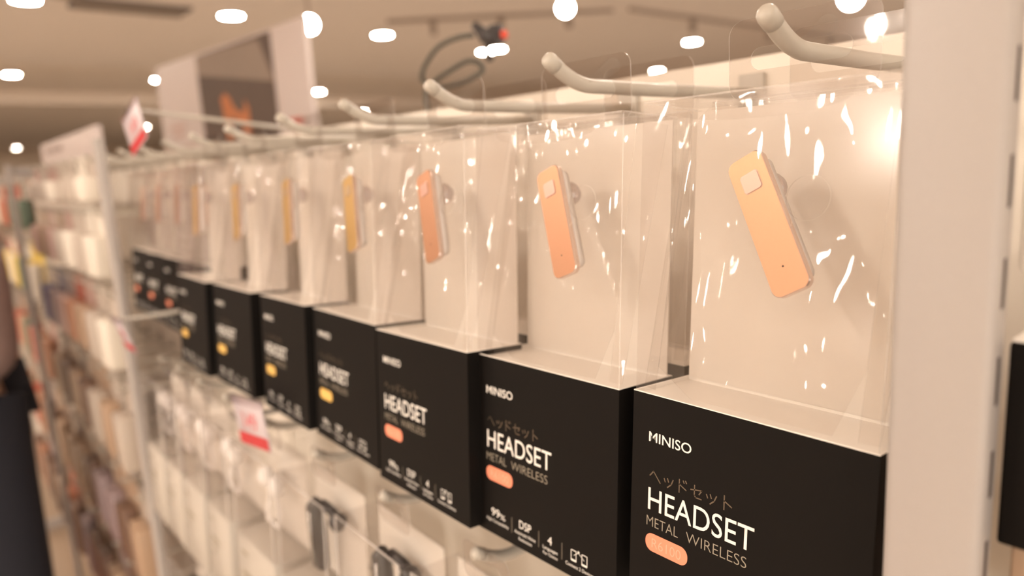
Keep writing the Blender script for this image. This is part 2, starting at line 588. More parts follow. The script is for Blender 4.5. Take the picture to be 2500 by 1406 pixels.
g = MB(); g.box((-4.25, -0.03, 0.0), (1.035, 0.21, 0.155), M['deck'], bevel=0.004); rpart('base_deck', g)
# short brackets tying every upright to the panel, at deck height and far below the goods
for x in (0.0098, -1.017, -2.085, -3.15, -4.22, 1.01):
    g = MB(); g.box((x + 0.006, -0.007, 0.17), (x + 0.019, 0.201, 0.21), M['white_metal'], bevel=0.001); rpart('bracket', g)
    g = MB(); g.box((x + 0.006, -0.007, TOP - 0.0245), (x + 0.019, 0.201, TOP - 0.006), M['white_metal'], bevel=0.001)
    if x not in (0.0098, -1.017):
        rpart('bracket', g)
    else:
        g.bm.free()
# far side of the gondola: a shelf behind the panel
g = MB(); g.box((-4.25, 0.213, 1.38), (1.03, 0.62, 1.40), M['panel'], bevel=0.002); rpart('rear_shelf', g)

# ------------------------------------------------------------------ hooks
HR = 0.0037
def hook_mesh(dz0=0.0, l=0.2, rise=0.0105, r=HR):
    g = MB()
    pts = [(0, 0.0180, 0.0115 * (rise / 0.0105))]
    for k in range(9):
        a = k / 8
        pts.append((0, 0.024 + 0.022 * a, (rise * 0.62) * (1 - a) ** 2 + 0.0012 * (1 - a)))
    pts += [(0, 0.10, -0.0008), (0, l + 0.001, -0.001)]
    rs = [r] * len(pts)
    g.tube(pts, rs, M['hook_white'], n=16)
    me = g.mesh('wire')
    g = MB()
    t = (Vector(pts[0]) - Vector(pts[1])).normalized()
    q = t.to_track_quat('Z', 'Y').to_matrix().to_4x4()
    q.translation = Vector(pts[0])
    g.lathe([(r * 1.06, -0.006), (r * 1.08, -0.001), (r * 1.0, 0.0006), (r * 0.8, 0.0016), (r * 0.4, 0.0022), (r * 0.05, 0.0024)], M['hook_white'], n=18, mtx=q)
    cap = g.mesh('end_cap')
    g = MB(); g.box((-0.009, l - 0.0035, -0.014), (0.009, l, 0.012), M['hook_white'], bevel=0.0008)
    return me, cap, g.mesh('base_plate')
HK = hook_mesh()
def hook(x, z, label, group, y=0.0, meshes=None):
    me, cap, plate = meshes or HK
    t = thing('display_hook', label, 'hook', (x, y, z), group=group)
    obj('wire', me, t); obj('end_cap', cap, t); obj('base_plate', plate, t)
    return t

# ------------------------------------------------------------------ headset box (prototype meshes)
BW, BH, BB, BD = 0.1035, 0.1221, 0.1006, 0.0388
HW = BW / 2
KATA = [  # strokes of the six katakana, each in a unit cell
    [[(0.02, 0.45), (0.35, 0.85), (0.98, 0.12)]],
    [[(0.12, 0.62), (0.22, 0.38)], [(0.42, 0.70), (0.52, 0.45)], [(0.92, 0.72), (0.75, 0.32), (0.42, 0.02)]],
    [[(0.25, 0.98), (0.25, 0.0)], [(0.25, 0.62), (0.85, 0.32)], [(0.58, 0.96), (0.66, 0.80)], [(0.78, 1.0), (0.86, 0.84)]],
    [[(0.02, 0.55), (0.95, 0.72), (0.72, 0.38)], [(0.34, 0.95), (0.34, 0.22), (0.46, 0.08), (0.92, 0.08)]],
    [[(0.12, 0.62), (0.22, 0.38)], [(0.42, 0.70), (0.52, 0.45)], [(0.92, 0.72), (0.75, 0.32), (0.42, 0.02)]],
    [[(0.32, 1.0), (0.32, 0.0)], [(0.32, 0.62), (0.90, 0.34)]],
]
def headset_box_meshes():
    d = {}
    # carton: black tray with white inner faces and rims
    g = MB()
    th = 0.0009
    zt, zb = -BH, -BH - BB
    rx = 0.0008
    lo = [(-HW, 0), (HW, 0), (HW, BD), (-HW, BD)]
    li = [(-HW + th, th), (HW - th, th), (HW - th, BD - th), (-HW + th, BD - th)]
    for k in range(4):
        j = (k + 1) % 4
        (ax, ay), (bx, by) = lo[k], lo[j]
        (cx, cy), (dx, dy) = li[k], li[j]
        g.poly([(ax, ay, zb), (bx, by, zb), (bx, by, zt - 0.0004), (ax, ay, zt - 0.0004)], M['black_card'])
        g.poly([(ax, ay, zt - 0.0004), (bx, by, zt - 0.0004), (bx, by, zt), (ax, ay, zt)], M['white_card'])
        g.poly([(ax, ay, zt), (bx, by, zt), (dx, dy, zt), (cx, cy, zt)], M['white_card'])
        g.poly([(cx, cy, zt), (dx, dy, zt), (dx, dy, zt - 0.0016), (cx, cy, zt - 0.0016)], M['white_card'])
    g.poly([(x, y, zt - 0.0016) for x, y in li], M['white_card'])
    g.poly([(x, y, zb) for x, y in lo][::-1], M['black_card'])
    d['carton'] = g.mesh('carton')
    # clear sleeve
    g = MB()
    r = 0.0009
    def corner(cx, cy, a0):
        return [(cx + r * math.cos(a0 + PI / 2 * k / 3), cy + r * math.sin(a0 + PI / 2 * k / 3)) for k in range(4)]
    ins = 0.0004
    x0, x1, y0, y1 = -HW + ins, HW - ins, ins, BD - ins
    z0, z1 = -BH - 0.001, 0.0
    # front, left, right walls as fine grids, folds between them
    g.grid((x0 + r, y0, z0), (x1 - x0 - 2 * r, 0, 0), (0, 0, z1 - z0 - r), 6, 6, M['film'])
    g.grid((x1, y0 + r, z0), (0, y1 - y0 - r, 0), (0, 0, z1 - z0 - r), 3, 6, M['film'])
    g.grid((x0, y1, z0), (0, -(y1 - y0 - r), 0), (0, 0, z1 - z0 - r), 3, 6, M['film'])
    for (cx, cy, a0) in ((x0 + r, y0 + r, PI), (x1 - r, y0 + r, 1.5 * PI)):
        c = corner(cx, cy, a0)
        for k in range(3):
            g.poly([(c[k][0], c[k][1], z0), (c[k + 1][0], c[k + 1][1], z0), (c[k + 1][0], c[k + 1][1], z1 - r), (c[k][0], c[k][1], z1 - r)], M['film_fold'] if k == 1 else M['film'], True)
    # top, with a rounded front fold
    g.grid((x0 + r, y0 + r, z1), (x1 - x0 - 2 * r, 0, 0), (0, y1 - y0 - r, 0), 4, 3, M['film'])
    for k in range(3):
        a, e = PI / 2 * k / 3, PI / 2 * (k + 1) / 3
        p = lambda t: (y0 + r - r * math.cos(t), z1 - r + r * math.sin(t))
        (ya, za), (yb, zb2) = p(a), p(e)
        g.poly([(x0 + r, ya, za), (x1 - r, ya, za), (x1 - r, yb, zb2), (x0 + r, yb, zb2)], M['film_fold'] if k < 2 else M['film'], True)
    for sx, xa in ((-1, x0), (1, x1)):
        for k in range(2):
            a, e = PI / 2 * k / 2, PI / 2 * (k + 1) / 2
            p = lambda t: (xa - sx * (r - r * math.cos(t)), z1 - r + r * math.sin(t))
            (xa1, za), (xb1, zb2) = p(a), p(e)
            g.poly([(xa1, y0 + r, za), (xa1, y1, za), (xb1, y1, zb2), (xb1, y0 + r, zb2)], M['film_fold'] if k == 0 else M['film'], True)
    d['window_sleeve'] = g.mesh('window_sleeve')
    # backing card
    g = MB(); g.box((-HW + 0.0018, BD - 0.0019, -BH + 0.0002), (HW - 0.0018, BD - 0.0012, -0.0015), M['ivory_card'])
    d['back_card'] = g.mesh('back_card')
    # tuck flap: clear tongue behind the front
    g = MB()
    w = 0.036
    loop = [(-w, 0.0016, -0.0012), (w, 0.0016, -0.0012)]
    for k in range(13):
        a = -0.0 + PI * k / 12
        loop.append((w * math.cos(a) if k not in (0, 12) else math.copysign(w, math.cos(a)), 0.0016, -0.0022 - 0.0085 * math.sin(a) ** 0.55))
    g.prism(loop, (0, 0.00025, 0), M['film_flat'], M['film_edge_faint'])
    d['tuck_flap'] = g.mesh('tuck_flap')
    # inclined insert sheet with a round die-cut and two folded wings
    g = MB()
    A = Vector((0, 0.0035, -BH + 0.0008)); Bv = Vector((0, 0.0195, -0.0025))
    def on(x, t, off=0.0):
        p = A + (Bv - A) * t
        return (x, p.y + off, p.z)
    xw = HW - 0.009
    n = 28
    cx, ct = 0.0150, 0.69
    ry = 0.0085 / (Bv - A).length
    inner = [on(cx + 0.0085 * math.cos(2 * PI * k / n), ct + ry * math.sin(2 * PI * k / n)) for k in range(n)]
    outer = []
    for k in range(n):
        a = 2 * PI * k / n
        c, s = math.cos(a), math.sin(a)
        # project on to the sheet border
        kx = ((xw - cx) / c) if c > 1e-6 else ((-xw - cx) / c if c < -1e-6 else 1e9)
        kt = ((1.0 - ct) / s) if s > 1e-6 else ((0.0 - ct) / s if s < -1e-6 else 1e9)
        q = min(kx, kt * 0.12 / 0.12 if False else kt * (Bv - A).length)
        outer.append(on(cx + q * c, ct + q * s / (Bv - A).length))
    g.ring(outer, inner, (0, 0.0003, 0), M['film_flat'], M['film_edge_faint'])
    for sx in (-1, 1):
        g.prism([on(sx * xw, 0.0), on(sx * xw, 1.0), (sx * (HW - 0.0022), 0.0335, -0.004), (sx * (HW - 0.0022), 0.0045, -BH + 0.001)],
                (sx * 0.0002, 0.0002, 0), M['film_flat'], M['film_edge_faint'])
    g.prism([on(cx + 0.0083 * math.cos(2 * PI * k / n), ct + ry * 0.97 * math.sin(2 * PI * k / n), -0.0012) for k in range(n)], (0, 0.0003, 0), M['film_flat'], M['film_edge_faint'])
    d['insert_sheet'] = g.mesh('insert_sheet')
    # hang tab with its slot
    g = MB()
    nn = 8
    out = rrect(-0.0305, 0.0305, 0.0004, 0.0318, 0.0062, nn)
    inn = rrect(-0.0205, 0.0205, 0.0115, 0.0203, 0.0043, nn)
    # square off the tab's lower corners
    out = [(p[0], p[1], p[2]) for p in out]
    g.ring(out, inn, (0, 0.0004, 0), M['film_tab'], M['film_edge'])
    d['hang_tab'] = g.mesh('hang_tab')
    # lettering
    def lettering(badge, badge_ink):
        g = MB()
        X = lambda v: -HW + v * 0.001
        Zf = lambda v: -BH + v * 0.001
        y = -0.00012
        letter(g, 'MINISO', M['print_white'], X(9.1), X(30.8), Zf(-20.9), Zf(-16.5), y, 0.008)
        br = g.mesh('brand_print'); g = MB()
        for k, cell in enumerate(KATA):
            strokes(g, cell, 0.00055, M['print_foil'], X(10.0 + 7.0 * k), Zf(-38.6), 0.0058, 0.0058, y)
        letter(g, 'HEADSET', M['print_white'], X(9.5), X(60.3), Zf(-51.3), Zf(-41.3), y, 0.002)
        letter(g, 'METAL', M['print_grey'], X(9.0), X(25.6), Zf(-58.6), Zf(-54.2), y, -0.012)
        letter(g, 'WIRELESS', M['print_grey'], X(29.6), X(57.6), Zf(-58.7), Zf(-54.2), y, -0.012)
        ti = g.mesh('title_print'); g = MB()
        letter(g, '99', M['print_white'], X(12.8), X(19.8), Zf(-89.9), Zf(-85.4), y, 0.0)
        letter(g, '%', M['print_white'], X(20.2), X(24.5), Zf(-90.0), Zf(-87.0), y, 0.0)
        letter(g, 'High Compatibility', M['print_white'], X(8.8), X(27.3), Zf(-94.0), Zf(-91.8), y, 0.0)
        letter(g, 'DSP', M['print_white'], X(36.1), X(45.4), Zf(-89.4), Zf(-84.9), y, 0.0)
        letter(g, 'Automatic Noise', M['print_white'], X(32.4), X(48.8), Zf(-93.0), Zf(-91.2), y, 0.0)
        letter(g, 'Reduction', M['print_white'], X(35.7), X(45.9), Zf(-96.2), Zf(-94.5), y, 0.0)
        letter(g, '4', M['print_white'], X(58.0), X(61.0), Zf(-90.0), Zf(-85.6), y, 0.0)
        letter(g, 'Languages', M['print_white'], X(54.4), X(65.1), Zf(-93.9), Zf(-91.6), y, 0.0)
        letter(g, 'For Choice', M['print_white'], X(54.6), X(65.1), Zf(-96.3), Zf(-94.6), y, 0.0)
        letter(g, 'Connect 2 Devices', M['print_white'], X(70.9), X(89.6), Zf(-95.4), Zf(-93.6), y, 0.0)
        for bx in (30.0, 51.3, 68.2):
            g.poly([(X(bx - 0.12), y, Zf(-94.2)), (X(bx + 0.12), y, Zf(-94.2)), (X(bx + 0.12), y, Zf(-85.6)), (X(bx - 0.12), y, Zf(-85.6))], M['print_grey'])
        for px in (74.5, 81.7):
            o_ = rrect(X(px), X(px + 3.7), Zf(-92.0), Zf(-86.2), 0.0004, 3, y)
            i_ = rrect(X(px + .35), X(px + 3.35), Zf(-91.0), Zf(-86.6), 0.0002, 3, y)
            for k in range(len(o_)):
                j = (k + 1) % len(o_)
                g.poly([o_[k], o_[j], i_[j], i_[k]], M['print_white'])
        strokes(g, [[(0, 0), (0.42, 0.75)], [(0.42, 0.75), (1, -0.1)]], 0.0003, M['print_white'], X(76.6), Zf(-88.8), 0.0068, 0.003, y)
        g.prism(circ(X(79.6), Zf(-86.2), 0.0006, 10, y), (0, -0.00002, 0), M['print_white'])
        le = {'brand_print': br, 'title_print': ti, 'feature_print': g.mesh('feature_print')}
        g = MB()
        g.prism(rrect(X(8.7), X(30.7), Zf(-69.8), Zf(-61.7), 0.0037, 8, y), (0, -0.00003, 0), M[badge])
        letter(g, 'R6100', M[badge_ink], X(12.2), X(27.4), Zf(-67.9), Zf(-63.7), y - 0.00012, -0.012)
        return le, g.mesh('model_badge')
    d['coral'] = lettering('coral', 'coral_dim')
    d['yellow'] = lettering('yellow', 'yellow_dim')
    return d
HB = headset_box_meshes()

def headset_meshes(metal, button):
    d = {}
    W2, L2 = 0.0078, 0.0283
    g = MB()
    g.prism(rrect(-W2 + 0.0004, W2 - 0.0004, -L2 + 0.0004, L2 - 0.0004, 0.0034, 8, -0.0019), (0, 0.0003, 0), M[metal], M['rim'], smooth_side=True)
    o1 = rrect(-W2 + 0.0004, W2 - 0.0004, -L2 + 0.0004, L2 - 0.0004, 0.0034, 8, -0.0017)
    o2 = rrect(-W2, W2, -L2, L2, 0.0037, 8, -0.0012)
    o3 = rrect(-W2, W2, -L2, L2, 0.0037, 8, 0.0010)
    o4 = rrect(-W2 + 0.0005, W2 - 0.0005, -L2 + 0.0005, L2 - 0.0005, 0.0034, 8, 0.0015)
    for a, c, m in ((o1, o2, 'rim'), (o2, o3, 'rim'), (o3, o4, 'rim')):
        for k in range(len(a)):
            j = (k + 1) % len(a)
            g.poly([a[k], a[j], c[j], c[k]], M[m], True)
    g.poly(o4, M[metal])
    d['body'] = g.mesh('body')
    g = MB()
    bz = 0.0172
    g.prism(rrect(-0.0039, 0.0039, bz - 0.0039, bz + 0.0039, 0.0013, 6, -0.00192), (0, -0.00012, 0), M['rim'])
    g.prism(rrect(-0.0036, 0.0036, bz - 0.0036, bz + 0.0036, 0.0012, 6, -0.0020), (0, -0.0004, 0), M[button], M['rim'], smooth_side=True)
    d['button'] = g.mesh('button')
    g = MB(); g.prism(circ(0.0, -0.0178, 0.00042, 12, -0.00195), (0, -0.00004, 0), M['dark']); d['microphone_hole'] = g.mesh('microphone_hole')
    g = MB()
    g.prism(rrect(-0.0066, 0.0066, -0.0245, 0.0268, 0.0036, 8, 0.0015), (0, 0.0052, 0), M['white_plastic'], smooth_side=True)
    d['rear_shell'] = g.mesh('rear_shell')
    g = MB()
    g.lathe([(0.0030, 0.0064), (0.0034, 0.0085), (0.0058, 0.0095), (0.0064, 0.0115), (0.0060, 0.0135), (0.0045, 0.0160), (0.0022, 0.0172)], M['silicone'], c=(0.0, 0, 0.0165), axis='Y', n=20)
    d['ear_tip'] = g.mesh('ear_tip')
    return d
HS = {'rose': headset_meshes('rose', 'rose_button'), 'gold': headset_meshes('gold', 'gold_button')}

TILT = -0.074
def place_box(xr, y, dz, yaw, roll, colour, label, hlabel, group, roll_h=0.47, stock=False):
    zt = 1.40 + BH + dz
    rot = (TILT, -roll, yaw)
    loc = (xr - HW, y + 0.0090, zt)
    t = thing('headset_box', label, 'headset box', loc, rot, group)
    for n_ in ('carton', 'window_sleeve', 'back_card', 'tuck_flap', 'insert_sheet'):
        if stock and n_ == 'back_card':
            continue
        obj(n_, HB[n_], t)
    obj('hang_tab', HB['hang_tab'], t, (0, 0.031, 0), (0.074, roll, 0))
    le, bd = HB['coral' if colour == 'rose' else 'yellow']
    for n_, me_ in le.items():
        obj(n_, me_, t)
    obj('model_badge', bd, t)
    # the headset inside is a thing of its own
    mtx = Matrix.Translation(loc) @ Euler(rot).to_matrix().to_4x4()
    c = mtx @ Vector((0.0030, 0.0094, -0.0487))
    er = (mtx.to_3x3() @ Euler((-0.134, 0, 0)).to_matrix() @ Euler((0, -roll_h, 0)).to_matrix()).to_euler()
    h = thing('headset', hlabel, 'headset', c, er, 'metal headsets in their boxes')
    for n_ in ('body', 'rear_shell', 'ear_tip', 'button', 'microphone_hole'):
        o = obj(n_, HS[colour][n_], h)
        if n_ == 'rear_shell':
            o['label'] = 'white plastic rear shell'
    return t

ORD = ['nearest', 'second nearest', 'third nearest', 'fourth nearest', 'fifth nearest', 'sixth nearest', 'seventh nearest']
XR = [0.0, -0.1134, -0.2157, -0.3237, -0.4349, -0.5586, -0.6691]
YY = [0.0011, 0.0019, -0.0052, 0.0010, 0.0010, 0.0023, -0.0020]
DZ = [0.0024, -0.0001, 0.0009, 0.0004, 0.0001, -0.0022, -0.0016]
YAW = [-0.0115, 0.0060, -0.0265, -0.0388, -0.0485, -0.0011, -0.02]
ROL = [-0.0005, 0.0059, 0.0213, 0.0111, 0.0278, 0.0062, 0.0]
ROLH = [0.50, 0.385, 0.37, 0.36, 0.36, 0.37, 0.36]
CLR = ['rose', 'rose', 'rose', 'gold', 'gold', 'gold', 'gold']
WHERE = ['nearest the wide white post, with coral badge', 'with coral badge, second from the wide post',
         'with coral badge, third from the wide post', 'with yellow badge, fourth from the wide post',
         'with yellow badge, right above the lower price tag', 'with yellow badge, sixth from the wide post',
         'with yellow badge, seventh, in front of the blurred stack']
for i in range(7):
    metal = 'rose gold' if CLR[i] == 'rose' else 'yellow gold'
    place_box(XR[i], YY[i], DZ[i], YAW[i], ROL[i], CLR[i],
              'black clear-windowed headset box ' + WHERE[i],
              f'{metal} metal headset in the {ORD[i]} clear-windowed box', 'headset boxes in the front row', ROLH[i])
    hook(XR[i] - HW, 1.5388, f'white wire hook holding the {ORD[i]} headset box', 'white hooks of the headset row')
# the blurred far end: boxes hanging close together
FAR = [(-0.7755, 0.042, 'eighth headset box, almost hidden behind the seventh'),
       (-0.8965, 0.042, 'ninth headset box, narrow black strip left of the seventh'),
       (-1.0015, 0.045, 'tenth headset box, partly hidden behind the ninth'),
       (-1.1065, 0.049, 'farthest headset box, black edge peeking out beside the slim left post')]
for k, (xr, y, lab) in enumerate(FAR):
    place_box(xr, y, -0.001, 0.0, 0.0, 'rose', lab, ['headset in the eighth box, behind the seventh', 'blurred headset in the ninth box', 'blurred headset in the tenth box', 'blurred headset in the farthest box beside the slim post'][k], 'headset boxes in the front row', 0.36)
for k, x in enumerate((-0.827, -0.948, -1.053, -1.158)):
    hook(x, 1.5388, ['white wire hook holding the eighth headset box, near the far end', 'white wire hook holding the ninth headset box', 'white wire hook holding the tenth headset box, last but one', 'white wire hook beside the slim left post, last of the row'][k], 'white hooks of the headset row')
# a second box waits behind each of the three nearest
for i in range(3):
    place_box(XR[i] + 0.002, YY[i] + 0.047, DZ[i] + 0.0006, 0.0, 0.0, 'rose',
              f'stock headset box right behind the {ORD[i]} one, only its clear hang tab showing',
              f'headset inside the stock box behind the {ORD[i]} one', 'headset boxes waiting behind', stock=True)

# ------------------------------------------------------------------ price tags
def label_mesh(w, h):
    g = MB()
    g.box((-w / 2, -0.0006, -h), (w / 2, 0.0006, 0), M['label_white'], bevel=0.0004, seg=1)
    lab = g.mesh('label')
    g = MB()
    y = -0.0009
    g.poly([(-w / 2 + .001, y, -h + .001), (w / 2 - .001, y, -h + .001), (w / 2 - .001, y, -h * 0.72), (-w / 2 + .001, y, -h * 0.72)], M['label_red'])
    letter(g, '149', M['label_red_ink'], -w * 0.22, w * 0.24, -h * 0.64, -h * 0.26, y, 0.01)
    pr_ = g.mesh('print')
    g = MB()
    g.box((-w / 2 - .001, -0.0022, -0.004), (w / 2 + .001, 0.0022, 0.003), M['clear_holder'], bevel=0.0006)
    return lab, pr_, g.mesh('clip')
LM = label_mesh(0.066, 0.044)
def price_tag(loc, rot, label, arm_to=None, drop=0.0):
    t = thing('price_tag', label, 'price tag', loc, (0, 0, 0), 'white and red price tags')
    l = obj('label', LM[0], t, (0, 0, 0), rot); obj('print', LM[1], l)
    obj('clip', LM[2], t, (0, 0, 0), rot)
    if arm_to:
        g = MB()
        a = Vector(arm_to) - Vector(loc)
        st = Vector((0, 0.003, 0.0005 - drop))
        g.tube([st, (st + a) / 2, a], 0.0026, M['hook_white'], n=10)
        obj('arm', g.mesh('arm'), t)
    return t
price_tag((-0.812, -0.0175, 1.585), (0.066, -0.30, 0.04), 'slanted price tag on a long white arm above the far end of the row', (-0.79, 0.2, 1.556))
price_tag((-0.5248, -0.0245, 1.3094), (0.06, -0.11, 0.036), 'white and red price tag hanging below the fifth headset box', (-0.515, 0.2, 1.289), 0.016)
price_tag((-0.8865, -0.0496, 1.3384), (0.30, -0.064, -0.04), 'small pale price tag between the slim left post and the seventh headset box', (-0.8865, 0.2, 1.334), 0.002)

# ------------------------------------------------------------------ white window boxes of the lower rows
def white_box_meshes(w, hwin, hbase, d, wire):
    o = {}
    g = MB(); h2 = w / 2
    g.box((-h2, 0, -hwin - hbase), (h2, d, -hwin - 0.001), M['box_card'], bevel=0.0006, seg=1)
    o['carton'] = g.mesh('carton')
    g = MB(); r = 0.0008
    g.grid((-h2 + .0003, .0003, -hwin), (w - .0006, 0, 0), (0, 0, hwin), 5, 5, M['film'])
    g.grid((h2 - .0003, .0003, -hwin), (0, d - .0006, 0), (0, 0, hwin), 2, 5, M['film'])
    g.grid((-h2 + .0003, d - .0003, -hwin), (0, -d + .0006, 0), (0, 0, hwin), 2, 5, M['film'])
    g.grid((-h2 + .0003, .0003, 0), (w - .0006, 0, 0), (0, d - .0006, 0), 4, 2, M['film'])
    for sx in (-1, 1):
        g.tube([(sx * (h2 - .0006), .0006, -hwin), (sx * (h2 - .0006), .0006, 0)], 0.0007, M['film_edge'], n=6)
    g.tube([(-h2 + .0006, .0006, -.0004), (h2 - .0006, .0006, -.0004)], 0.0007, M['film_edge'], n=6)
    o['window_sleeve'] = g.mesh('window_sleeve')
    g = MB(); g.box((-h2 + .0015, d - .002, -hwin), (h2 - .0015, d - .0013, -.002), M['ivory_card']); o['back_card'] = g.mesh('back_card')
    g = MB()
    ox = min(0.022, w * 0.28)
    g.ring(rrect(-ox, ox, 0.0004, 0.026, 0.006, 6), rrect(-ox * .68, ox * .68, 0.0095, 0.0178, 0.0041, 6), (0, 0.0004, 0), M['film_tab'], M['film_edge'])
    o['hang_tab'] = g.mesh('hang_tab')
    g = MB(); y = -0.0002
    def bar(x0, x1, z0, z1):
        g.poly([(-h2 + x0 * w, y, -hwin + z0 * hbase), (-h2 + x1 * w, y, -hwin + z0 * hbase), (-h2 + x1 * w, y, -hwin + z1 * hbase), (-h2 + x0 * w, y, -hwin + z1 * hbase)], M['print_grey'])
    bar(.12, .30, -.20, -.16); o['logo_print'] = g.mesh('logo_print'); g = MB(); bar(.12, .52, -.44, -.38); bar(.12, .44, -.50, -.475); bar(.12, .24, -.62, -.58)
    o['text_print'] = g.mesh('text_print')
    return o
WB1 = white_box_meshes(0.074, 0.092, 0.096, 0.038, False)
WB2 = white_box_meshes(0.094, 0.092, 0.096, 0.038, True)
def earpiece_meshes():
    o = {}
    g = MB(); g.tube([(0, 0, 0.002), (0, -0.001, -0.004), (0.001, 0, -0.030), (0.003, 0.002, -0.062), (0.004, 0.003, -0.066)], [0.003, 0.0072, 0.0078, 0.0058, 0.002], M['black_plastic'], n=16)
    o['body'] = g.mesh('body')
    g = MB(); g.tube([(0.0035, -0.0072, -0.006), (0.0045, -0.0084, -0.030), (0.005, -0.0062, -0.058)], [0.0012, 0.0014, 0.001], M['chrome'], n=8)
    o['trim_strip'] = g.mesh('trim_strip')
    g = MB(); g.tube([(0.004, 0.004, -0.003), (0.016, 0.006, -0.004), (0.024, 0.006, -0.006)], [0.0045, 0.004, 0.0045], M['black_plastic'], n=12)
    o['neck'] = g.mesh('neck')
    g = MB(); g.lathe([(0.001, -0.0075), (0.005, -0.006), (0.0075, -0.001), (0.0078, 0.002), (0.005, 0.0065), (0.001, 0.008)], M['black_plastic'], c=(0.029, 0.005, -0.008), n=18)
    o['ear_tip'] = g.mesh('ear_tip')
    return o
EP = earpiece_meshes()
def earphone_mesh():
    g = MB()
    g.lathe([(0.002, -0.010), (0.006, -0.008), (0.0085, 0), (0.006, 0.008), (0.002, 0.010)], M['white_plastic'], c=(-0.010, 0, -0.02), n=16)
    g.lathe([(0.002, -0.010), (0.006, -0.008), (0.0085, 0), (0.006, 0.008), (0.002, 0.010)], M['white_plastic'], c=(0.012, 0, -0.024), n=16)
    buds = g.mesh('earbuds')
    g = MB()
    pts = [(0.016 * math.cos(a), 0.002 * math.sin(3 * a), -0.052 + 0.018 * math.sin(a)) for a in [2 * PI * k / 24 for k in range(25)]]
    g.tube([(-0.010, 0, -0.028), (-0.006, 0, -0.034)] + pts[6:] + [(0.010, 0, -0.032)], 0.0016, M['white_plastic'], n=8)
    return buds, g.mesh('cord')
EB = earphone_mesh()
def white_box(x, y, z, ms, label, group, inside=None, ilabel=None):
    t = thing('earphone_box', label, 'earphone box', (x, y, z), (-0.05, 0, random.uniform(-.03, .03)), group)
    for n_, me in ms.items():
        obj(n_, me, t, (0, 0.024, 0) if n_ == 'hang_tab' else (0, 0, 0), (0.05, 0, 0) if n_ == 'hang_tab' else (0, 0, 0))
    if inside == 'black':
        h = thing('earpiece', ilabel, 'earpiece', (x - 0.006, y + 0.017, z - 0.018), (0, 0.12, 0), 'black earpieces')
        for n_, me in EP.items():
            obj(n_, me, h)
    elif inside == 'white':
        h = thing('earphones', ilabel, 'earphones', (x, y + 0.018, z - 0.012), (0, 0, 0), 'pale earphones in the second row')
        obj('earbuds', EB[0], h); obj('cord', EB[1], h)
    return t
R2Z = 1.2535
R2Y = -0.022
WORD = ['first', 'second', 'third', 'fourth', 'fifth']
for k, xl in enumerate((-0.930, -0.852, -0.772, -0.686)):
    white_box(xl + 0.037, R2Y, R2Z, WB1, f'white window box in the second row, {WORD[k]} to the right of the slim left post', 'white window boxes in the second row',
              'white', f'pale earphones in the {WORD[k]} white window box right of the slim post')
    hook(xl + 0.037, R2Z + 0.0135, f'second-row hook with the {WORD[k]} white window box from the slim post', 'hooks of the second row', y=R2Y)
WB3 = ['fifth white window box from the slim post, right below the white and red tag', 'clear box holding the left black earpiece, second row', 'clear box holding the right black earpiece, second row',
       'clear second-row box below the second headset box', 'clear second-row box below the nearest headset box']
for k, x in enumerate((-0.545, -0.437, -0.328, -0.222, -0.110)):
    white_box(x, R2Y, R2Z, WB2, WB3[k], 'white window boxes in the second row', 'black' if k in (1, 2) else 'white',
              ['pale earphones in the box below the tag', 'left one of the two black earpieces with round ear bud', 'right one of the two black earpieces with round ear bud', 'pale earphones below the second headset box', 'pale earphones below the nearest headset box'][k])
    hook(x, R2Z + 0.0135, ['second-row hook just right of the white and red price tag', 'second-row hook above the left black earpiece', 'second-row hook above the right black earpiece', 'second-row hook below the second headset box', 'second-row hook below the nearest headset box'][k], 'hooks of the second row', y=R2Y)
R3Z = 0.985
for k, x in enumerate((-0.885, -0.785, -0.685, -0.585)):
    white_box(x, R2Y, R3Z, WB2, f'third-row clear box, {WORD[k]} right of the slim post near the lower border', 'clear boxes in the third row', 'black',
              f'dark earpiece in the {WORD[k]} third-row box from the slim post')
    hook(x, R3Z + 0.0135, f'third-row hook, {WORD[k]} from the slim post', 'hooks of the third row', y=R2Y)

# ------------------------------------------------------------------ left bays: hanging packs
def pack_meshes(w, h, d, m_card, m_blister, clear=True):
    o = {}
    g = MB()
    g.ring(rrect(-w / 2, w / 2, -h, 0.028, 0.004, 5), rrect(-0.014, 0.014, 0.011, 0.0195, 0.0042, 5), (0, 0.0008, 0), m_card, m_card)
    o['card'] = g.mesh('card')
    g = MB(); g.box((-w * .38, -d, -h * .9), (w * .38, -0.0002, -h * .18), m_blister, bevel=0.004, seg=2)
    o['blister'] = g.mesh('blister')
    return o
def pack_mat(name, c, rough=0.4):
    return mat(name, c, rough)
PM = {
    'cream': pack_mat('cream_pack', (0.50, 0.43, 0.37)), 'white': pack_mat('white_pack', (0.74, 0.68, 0.60)),
    'pink': pack_mat('dusty_pink_pack', (0.50, 0.33, 0.29)), 'tan': pack_mat('tan_pack', (0.42, 0.29, 0.20)),
    'blue': pack_mat('violet_blue_pack', (0.12, 0.11, 0.24)), 'red': pack_mat('red_pack', (0.46, 0.11, 0.07)),
    'green': pack_mat('dark_green_pack', (0.10, 0.14, 0.10)), 'yellow': pack_mat('yellow_pack', (0.75, 0.55, 0.10)),
    'orange': pack_mat('orange_pack', (0.42, 0.21, 0.13)), 'brown': pack_mat('brown_pack', (0.17, 0.10, 0.07)),
    'grey': pack_mat('mauve_grey_pack', (0.32, 0.24, 0.25)),
}
def lab_pack(ca, cb, row, pos, bay):
    return f'{ca} pack with {cb} front, {row} row {bay}, {pos}'
ROWN = ['top', 'second', 'third', 'fourth', 'fifth', 'lowest']
POS = ['first from right', 'second from right', 'third from right', 'fourth from right', 'fifth from right', 'sixth from right', 'seventh from right', 'eighth from right']
_pk = {}
